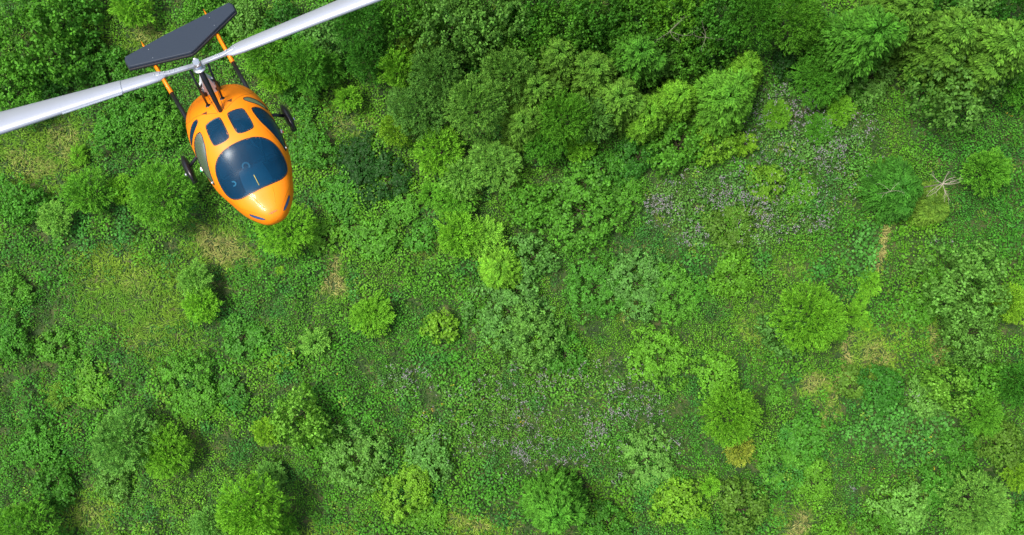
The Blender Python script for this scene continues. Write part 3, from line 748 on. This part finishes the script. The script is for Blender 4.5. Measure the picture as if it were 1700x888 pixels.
WS = [(1.19, 0), (1.185, .38), (1.15, .80), (1.07, 1.12), (.98, 1.27), (.87, 1.26), (.72, 1.03), (.61, .77), (.545, .47), (.525, .18), (.52, 0)]
WS = WS + [(a, -b) for a, b in WS[-2:0:-1]]
ROOF = [(.01, .055), (-.04, .10), (-.05, .22), (-.045, .36), (-.01, .43), (.16, .46), (.33, .47), (.39, .43), (.42, .28), (.42, .14), (.38, .065), (.2, .05)]
DOOR = [(-.04, .66), (.02, .62), (.12, .63), (.28, .70), (.44, .90), (.58, 1.12), (.66, 1.32), (.60, 1.42), (.35, 1.46), (.10, 1.38), (-.02, 1.12), (-.07, .85)]
QUAR = [(-.22, .555), (-.28, .56), (-.31, .70), (-.27, .95), (-.22, 1.2), (-.15, 1.28), (-.12, 1.1), (-.14, .88), (-.17, .68)]
HEAD = [(1.36, 1.30), (1.45, 1.16), (1.55, 1.02), (1.58, 1.04), (1.56, 1.20), (1.48, 1.34), (1.39, 1.40)]
mir = lambda L: [(a, -b) for a, b in L]
OPEN = [('windshield', WS), ('roof_window', ROOF), ('roof_window', mir(ROOF)), ('door_window', DOOR), ('door_window', mir(DOOR)), ('quarter_window', QUAR), ('quarter_window', mir(QUAR))]

def shell(name, off, m, cut, nx=420, nt=400):
    u = np.linspace(0, 1, nx); x = -1.32 + 2.966 * (.5 - .5 * np.cos(np.pi * u)) 
    th = np.linspace(-np.pi, np.pi, nt, endpoint=False); X, T = np.meshgrid(x, th, indexing='ij')
    V = body_pt(X, T) if off == 0 else body_off(np.clip(X, -1.25, 1.57), T, off)
    I = np.arange(nx * nt).reshape(nx, nt); J = np.roll(I, -1, 1)
    F = np.stack([I[:-1], J[:-1], J[1:], I[1:]], -1).reshape(-1, 4)
    cx = ((X[:-1] + X[1:]) / 2).ravel(); ct = (T[:-1] + np.pi / nt).ravel(); kill = np.zeros(len(F), bool)
    for _, o in OPEN: kill |= inside(inset(spline(o), cut), cx, ct)
    return mesh(name, V, F[~kill], [m], parent=GYR)
shell('fuselage', 0, M_PAINT, .012); shell('cabin_liner', -.03, M_DARK, -.004, 160, 160)

def patch(name, o, d, m, parent, rings=10):
    o = spline(o); c = o.mean(0); k = np.linspace(0, 1, rings)[1:]; n = len(o)
    G = np.concatenate([[c]] + [c + (o - c) * s for s in k]); V = body_off(G[:, 0], G[:, 1], d)
    F = [[0, 1 + i, 1 + (i + 1) % n] for i in range(n)]
    for r in range(rings - 2):
        a, b = 1 + r * n, 1 + (r + 1) * n
        F += [[a + i, b + i, b + (i + 1) % n, a + (i + 1) % n] for i in range(n)]
    return mesh(name, V, F, [m], parent=parent)
def ring(name, o, w_in, w_out, d, m, parent):
    s = spline(o); a, b = inset(s, w_in), inset(s, -w_out); mid = inset(s, (w_in - w_out) / 2); n = len(s)
    V = np.concatenate([body_off(a[:, 0], a[:, 1], -.012), body_off(mid[:, 0], mid[:, 1], d), body_off(b[:, 0], b[:, 1], -.004)])
    i = np.arange(n); j = np.roll(i, -1)
    F = np.concatenate([np.stack([i, j, j + n, i + n], 1), np.stack([i + n, j + n, j + 2 * n, i + 2 * n], 1)])
    return mesh(name, V, F, [m], parent=parent)
for nm, o in OPEN:
    p = patch(nm, o, -.002, M_GLASS, GYR)
    ring('window_seal', o, .024, .008, .007, M_RUBBER, p)
for o in (HEAD, mir(HEAD)):
    p = patch('headlight', o, .006, M_LENS, GYR, 5); ring('headlight_rim', o, .010, .008, .009, M_RUBBER, p)
# seams of the two doors and of the rear cowl
for o in (DOOR, mir(DOOR)):
    s = inset(spline(o), -.055); ring('door_seam', s[::3], .003, .003, .0015, mat('seam_shadow_gap', (.12, .04, .005), .7), GYR)

def tube(name, pts, rad, m, parent, seg=12, caps=True):
    V, F = tube_path(pts, rad, seg); F = [list(map(int, f)) for f in F]; n = len(V)
    if caps: F += [list(range(seg))[::-1], list(range(n - seg, n))]
    return mesh(name, V, F, [m], parent=parent)
def ell(name, c, r, m, parent, pw=1.0, seg=20, rot=None):
    """teardrop or ellipsoid; pw > 1 sharpens the tail"""
    a = np.linspace(0, np.pi, seg); b = np.linspace(0, 2 * np.pi, seg, endpoint=False); A, B_ = np.meshgrid(a, b, indexing='ij')
    k = np.sin(A) * np.where(np.cos(A) < 0, np.abs(np.sin(A)) ** (pw - 1), 1)
    V = np.stack([np.cos(A) * r[0], k * np.cos(B_) * r[1], k * np.sin(B_) * r[2]], -1)
    if rot is not None: V = V @ rot.T
    I = np.arange(seg * seg).reshape(seg, seg); J = np.roll(I, -1, 1)
    return mesh(name, V + np.array(c), np.stack([I[:-1], J[:-1], J[1:], I[1:]], -1).reshape(-1, 4), [m], parent=parent)
def boxm(name, c, s, m, parent, axes=None, bev=.01):
    import bmesh
    bm = bmesh.new(); bmesh.ops.create_cube(bm, size=1); A = np.eye(3) if axes is None else np.array(axes)
    for v in bm.verts: v.co = Vector(tuple(np.array(c) + (np.array(v.co) * s) @ A))
    if bev: bmesh.ops.bevel(bm, geom=bm.edges[:], offset=bev, segments=2, affect='EDGES')
    bmesh.ops.recalc_face_normals(bm, faces=bm.faces[:])
    me = bpy.data.meshes.new(name); bm.to_mesh(me); bm.free(); me.materials.append(m)
    o = bpy.data.objects.new(name, me); COL.objects.link(o); o.parent = parent; return o

# ---- mast, rods, hub
HUB = np.array([-.33, .01, 2.57])
ms = np.linspace(0, 1, 6)[:, None]
foot = np.array([-.13, -.01, 1.60]); topm = HUB + [.0, 0, -.12]
V, F = tube_path(foot - [0, 0, .12] + (topm - foot + [0, 0, .12]) * ms, [.036] * 6, 14)
mast = tube('mast', np.vstack([foot + [.02, 0, -.15], foot, foot + (topm - foot) * .4, foot + (topm - foot) * .8, topm]), [.038, .036, .042, .048, .04], M_CARBON, GYR, 14)
for s, b in ((-1, (-.385, -.165)), (1, (-.395, .11))):
    p = body_pt(b[0], b[1]); e = HUB + [-.02, s * .15, -.07]
    r = tube('control_rod', np.vstack([p - [0, 0, .05], e]), [.020, .018], M_CARBON, GYR, 8)
    ell('rod_boot', p + [0, 0, .004], (.042, .042, .016), M_RUBBER, r)
for s, tri in ((-1, [(-.29, -.38), (-.27, -.24), (-.21, -.27)]), (1, [(-.28, .16), (-.31, .285), (-.23, .25)])):
    V = [body_off(a, b, .004) for a, b in tri]
    V = [v for v in V] + [v - np.array([0, 0, .03]) for v in V]
    mesh('air_vent', V, [[0, 1, 2], [0, 3, 4, 1], [1, 4, 5, 2], [2, 5, 3, 0]], [mat('vent_shadow', (.10, .025, .004), .8)], parent=GYR, smooth=False)
# engine fairing behind the mast
def loft(name, secs, m, parent, sm=True):
    """loft closed loops"""
    n = len(secs[0]); V = np.concatenate([np.array(s, float) for s in secs]); F = []
    for r in range(len(secs) - 1):
        F += [[r * n + i, r * n + (i + 1) % n, (r + 1) * n + (i + 1) % n, (r + 1) * n + i] for i in range(n)]
    F += [list(range(n))[::-1], list(range(len(V) - n, len(V)))]
    return mesh(name, V, F, [m], parent=parent, smooth=sm)
def rect(cx, cy, z, hx, hy): return [(cx - hx, cy - hy, z), (cx + hx, cy - hy, z), (cx + hx, cy + hy, z), (cx - hx, cy + hy, z)]
eng = loft('engine_fairing', [rect(-.96, 0, 1.15, .20, .14), rect(-.90, 0, 1.50, .14, .12), rect(-.72, 0, 1.90, .06, .055), rect(-.50, 0, 2.2, .03, .03)], mat('silver_fairing', (.55, .58, .62), .6), GYR, False)
for s in (-1, 1):
    ell('intake_filter', (-.82, s * .12, 1.50), (.09, .06, .10), M_CARBON, eng)
    tube('coolant_hose', [(-.86, s * .14, 1.38), (-.84, s * .17, 1.5), (-.80, s * .14, 1.62), (-.76, s * .08, 1.74)], [.018] * 4, M_RUBBER, eng, 8)
    boxm('engine_bracket', (-.84, s * .10, 1.62), (.10, .05, .07), M_CHROME, eng, bev=.006)

# ---- rotor
dirs = {-1: np.array([-.11944, -.98992, .07610]), 1: np.array([.24806, .95251, .17660])}
hubm = ell('rotor_hub', HUB + [0, 0, -.085], (.105, .105, .03), M_STEEL, GYR)
tube('bearing_drum', np.vstack([HUB + [0, 0, -.12], HUB + [0, 0, -.0]]), [.075, .06], M_STEEL, hubm, 24)
boxm('teeter_block', HUB + [.02, 0, .05], (.13, .10, .09), M_STEEL, hubm, bev=.015)
for k in range(2): tube('teeter_bolt', [HUB + [.09 * (1 if k else -1), 0, .05], HUB + [.06 * (1 if k else -1), 0, .05]], [.022, .022], M_CHROME, hubm, 6)
UPL = np.array([-.10, .02, .99])
def section(t_, p, d, chord, thick, shift=0., flat=False):
    c = norm(np.cross(UPL, d)) * (1 if d[1] < 0 else -1); n = norm(np.cross(d, c)); n = n * np.sign(n[2])
    a = np.linspace(0, 2 * np.pi, 28, endpoint=False); x = np.cos(a) * .5; yy = np.sin(a)
    if flat: sg = np.stack([np.sign(x) * np.abs(x * 2) ** .3 * .5, np.sign(yy) * np.abs(yy) ** .3 * .5], 1)
    else: sg = np.stack([x, yy * .5 * (1 + .35 * x)], 1)
    return p + d * t_ + c * (shift + sg[:, :1] * chord) + n * sg[:, 1:] * thick, c, n
for s in (-1, 1):
    d = dirs[s]
    def W(t_):
        return np.interp(t_, [.50, .62, .80, 1.2, 2.0, 3.0, 4.2], [.11, .23, .26, .29, .36, .46, .54] if s < 0 else [.11, .24, .28, .30, .33, .39, .45])
    secs = [section(t_, HUB, d, W(t_), np.interp(t_, [.5, .7, 4.2], [.03, .11, .17]))[0] for t_ in (.50, .56, .62, .70, .80, 1., 1.3, 1.7, 2.1, 2.6, 3.1, 3.6, 4.15)]
    bl = loft('rotor_blade', secs, M_BLADE, GYR)
    loft('blade_grip', [section(t_, HUB, d, w_, h_, 0, True)[0] for t_, w_, h_ in ((.0, .085, .045), (.25, .085, .045), (.45, .09, .045), (.60, .075, .095), (.74, .07, .098), (.75, .06, .03))], M_BLADE, bl)
    for j in range(6):
        p, c, n = section(.30 + j * .075, HUB, d, .1, .1); q = HUB + d * (.30 + j * .075) + n * (.022 + (.028 if j > 2 else 0))
        tube('grip_bolt', [q, q + n * .012], [.010, .010], M_STEEL, bl, 6)
    if s < 0:
        loft('blade_sleeve', [section(t_, HUB, d, W(t_) * 1.05, np.interp(t_, [.5, .7, 4.2], [.03, .11, .17]) * 1.14)[0] for t_ in (1.20, 1.21, 1.6, 2.1, 2.6, 3.1, 3.6, 4.16)], M_BLADE, bl)
        V = []
        for t_ in (1.22, 2.15):
            _, c, n = section(t_, HUB, d, 1, 1)
            for sx in (.5, .58):
                for sz in (-.006, .006): V.append(HUB + d * t_ + c * (W(t_) * 1.04 * sx) + n * sz)
        mesh('trim_tab', V, [[0, 1, 3, 2], [4, 6, 7, 5], [0, 4, 5, 1], [2, 3, 7, 6], [1, 5, 7, 3], [0, 2, 6, 4]], [M_STEEL], parent=bl, smooth=False)

# ---- tail: two booms with fins carrying the tailplane
for s, yr, yt, xo, xt in ((-1, -.60, -.745, -1.82, -3.36), (1, .57, .535, -1.88, -3.45)):
    f = lambda x: yr + (yt - yr) * (x + 1.1) / (xt + 1.1)
    bo = tube('tail_boom', [(-.5, f(-.5) * .92, .74), (-.8, f(-.8), .76), (-1.3, f(-1.3), .80), (xo, f(xo), .80)], [.05, .045, .040, .038], M_CARBON, GYR, 14)
    X = [xo + .01, -2.4, -2.9, xt + .30, xt]; secs = []
    for x, hw, zt, zb in zip(X, (.040, .036, .045, .055, .004), (.84, .85, .86, .87, .80), (.76, .66, .40, .34, .78)):
        a = np.linspace(0, 2 * np.pi, 16, endpoint=False); secs.append(np.stack([x + 0 * a, f(x) + hw * np.sin(a), (zt + zb) / 2 + (zt - zb) / 2 * np.cos(a)], 1))
    loft('tail_fin', secs, M_PAINT, bo)
def airfoil_plate(name, outline, z, th, m, parent):
    o = np.array(outline, float); c = o.mean(0); L = []
    for zz, k in ((-.5, .985), (-.2, 1.0), (.15, 1.0), (.42, .985), (.5, .955), (.52, .6)):
        L.append([(c[0] + (p[0] - c[0]) * k, c[1] + (p[1] - c[1]) * k, z + zz * th) for p in o])
    return loft(name, L, m, parent, False)
TP = [(-2.98, -1.12), (-2.90, -1.145), (-2.70, -1.125), (-2.41, -.10), (-2.39, -.02), (-2.42, .07), (-2.92, 1.04), (-3.08, 1.05), (-3.17, 1.01), (-3.13, .5), (-3.08, -.3)]
tp = airfoil_plate('tailplane', TP, .915, .07, M_SLATE, GYR)
airfoil_plate('tailplane_edge', [(a - .0 + (.025 if a > -2.95 else -.0), b * 1.012) for a, b in TP], .878, .045, M_RUBBER, tp)
for x, y in ((-2.895, -.677), (-2.653, -.673), (-3.0, .557), (-2.765, .568)): tube('mounting_bolt', [(x, y, .945), (x, y, .956)], [.006, .006], M_STEEL, tp, 8)

# ---- undercarriage
for s, x0 in ((-1, -.50), (1, -.60)):
    st = tube('wheel_strut', [(x0 - .02, s * .45, .62), (x0, s * .66, .56), (x0 + .02, s * .80, .46), (x0 + .02, s * .96, .34)] if s < 0 else [(x0, s * .45, .58), (x0, s * .66, .55), (x0, s * .80, .48), (x0 + .0, s * .95, .34)], [.035, .033, .030, .030], M_CARBON, GYR, 10)
    wf = ell('wheel_fairing', (x0 - .01, s * .975, .31), (.31, .075, .16), M_CARBON, GYR, 1.5, 28)
    tube('tyre', [(x0 + .08, s * .975 - .045, .18), (x0 + .08, s * .975 + .045, .18)], [.14, .14], M_RUBBER, wf, 24)
    ell('axle_cap', (x0 + .08, s * .975 - s * -.08, .28), (.03, .02, .03), M_STEEL, wf)
nf = ell('wheel_fairing', (.85, 0, .20), (.26, .07, .15), M_PAINT, GYR, 1.4); tube('tyre', [(.9, -.04, .10), (.9, .04, .10)], [.14, .14], M_RUBBER, nf, 20)
tube('wheel_strut', [(.84, 0, .22), (.80, 0, .50)], [.03, .03], M_CARBON, GYR, 10)
for s, m in ((1, M_RED), (-1, M_GREEN)):
    l = ell('position_light', body_pt(.10, s * 1.62) + [0, s * .015, 0], (.045, .028, .022), M_CHROME, GYR); ell('lens', body_pt(.12, s * 1.62) + [0, s * .034, 0], (.030, .018, .020), m, l)
for a, b in ((.60, 1.36), (.60, -1.36)): ell('door_latch', body_off(a, b, .012), (.018, .010, .012), M_CHROME, GYR)
# ---- nose: creases and the little emblem
for pts in ([(1.22, .36), (1.34, .34), (1.45, .28), (1.52, .22)], [(1.22, -.36), (1.34, -.34), (1.45, -.28), (1.52, -.22)]):
    P3 = np.array([body_off(a, b, -.004) for a, b in pts]); tube('hood_crease', P3, [.004, .008, .008, .003], M_PAINT, GYR, 6)
eb = None
V, F = [], []
for i, (y, w_, h_) in enumerate(((-.045, .012, .010), (-.026, .010, .016), (-.008, .012, .018), (.010, .012, .016), (.028, .012, .012), (.044, .010, .008))):
    c0 = 1.57 + h_ * .2; k = len(V)
    for dx, dy in ((-h_, -w_ * .4), (-h_ * .2, w_ * .2), (h_, w_ * .6), (h_ * .3, -w_ * .1)):
        th_ = (y + dy) / .155; V.append(body_off(c0 + dx, th_, .009))
    F.append([k, k + 1, k + 2, k + 3])
mesh('nose_emblem', V, F, [mat('emblem_blue_grey', (.03, .06, .16), .5)], parent=GYR, smooth=False)

# ---- cabin
for s in (-1, 1):
    seat = boxm('seat', (.22, s * .29, .72), (.52, .44, .16), M_SEAT, GYR, bev=.04)
    c, sn = math.cos(R(20)), math.sin(R(20)); boxm('backrest', (-.10, s * .29, 1.02), (.13, .44, .62), M_SEAT, seat, [(c, 0, sn), (0, 1, 0), (-sn, 0, c)], .04)
    for q in (-.10, .10): tube('seat_belt', [(-.02, s * .29 + q, 1.25), (.03, s * .29 + q * .9, 1.0), (.12, s * .29 + q * .6, .83), (.30, s * .29, .815)], [.016] * 4, mat('belt_webbing', (.10, .13, .17), .8), seat, 6)
cow = loft('instrument_cowl', [[(x, -w_, z), (x, w_, z), (x, w_ * .95, z - .22), (x, -w_ * .95, z - .22)] for x, w_, z in ((.62, .13, .98), (.70, .20, 1.03), (.86, .23, 1.03), (1.05, .24, .99), (1.14, .20, .95))], M_PANEL, GYR)
for s in (-1, 1): boxm('instrument_screen', (.615, s * .065, .93), (.012, .10, .10), M_CARBON, cow, bev=.004)
dash = boxm('dashboard', (1.08, 0, .80), (.18, .62, .14), M_PANEL, GYR, bev=.03)
st = tube('control_stick', [(.48, -.29, .70), (.55, -.29, .92), (.52, -.29, 1.08)], [.012, .012, .022], M_CARBON, GYR, 10)
st = tube('control_stick', [(.48, .29, .70), (.55, .29, .92), (.52, .29, 1.08)], [.012, .012, .022], M_CARBON, GYR, 10)
def torus(name, c, R_, r_, m, parent, arc=2 * math.pi, axis=(1, 0, .4), a0=0):
    ax = norm(np.array(axis, float)); u = norm(np.cross(ax, [0, 0, 1.])); v = np.cross(ax, u); a = np.linspace(a0, a0 + arc, 24)
    return tube(name, np.array(c) + R_ * (np.cos(a)[:, None] * u + np.sin(a)[:, None] * v), [r_] * 24, m, parent, 8)
M_GREY = mat('grey_plastic', (.35, .38, .42), .4)
torus('headset', (.72, -.05, 1.12), .055, .014, M_GREY, GYR, 4.4, (.6, 0, .8), 2.2)
torus('air_nozzle', (.86, -.36, 1.02), .036, .013, M_CHROME, GYR, 4.0, (.6, 0, .8), 1.0)
tube('yaw_string', np.array([body_off(x, .0, .012) for x in (1.00, 1.05, 1.10, 1.14)]), [.006] * 4, mat('woollen_string', (.45, .38, .08), .9), GYR, 6)

M_SEAM = mat('panel_gap', (.22, .06, .002), .7)
def seam(pts):
    p = np.array(pts, float); n = len(p); t = np.linspace(0, n - 1, 40); x = np.interp(t, range(n), p[:, 0]); a = np.interp(t, range(n), p[:, 1])
    tx, ta = np.gradient(x), np.gradient(a) * .7; l = np.hypot(tx, ta); nx, na = -ta / l * .0035, tx / l * .0035 / .7
    V = np.stack([body_off(x + nx, a + na, .0015), body_off(x - nx, a - na, .0015)], 1).reshape(-1, 3)
    F = [[2 * i, 2 * i + 1, 2 * i + 3, 2 * i + 2] for i in range(39)]
    mesh('panel_seam', V, F, [M_SEAM], parent=GYR)
for s in (-1, 1):
    seam([(-.12, s * .06), (-.24, s * .30), (-.33, s * .50), (-.42, s * .80), (-.60, s * 1.1), (-.85, s * 1.3)])
    seam([(-.13, s * .05), (-.40, s * .07), (-.75, s * .10), (-1.1, s * .2)])
    seam([(-.45, s * .85), (-.70, s * .70), (-.95, s * .55)])
    seam([(1.56, s * .75), (1.40, s * 1.0), (1.20, s * 1.32), (.95, s * 1.5)])
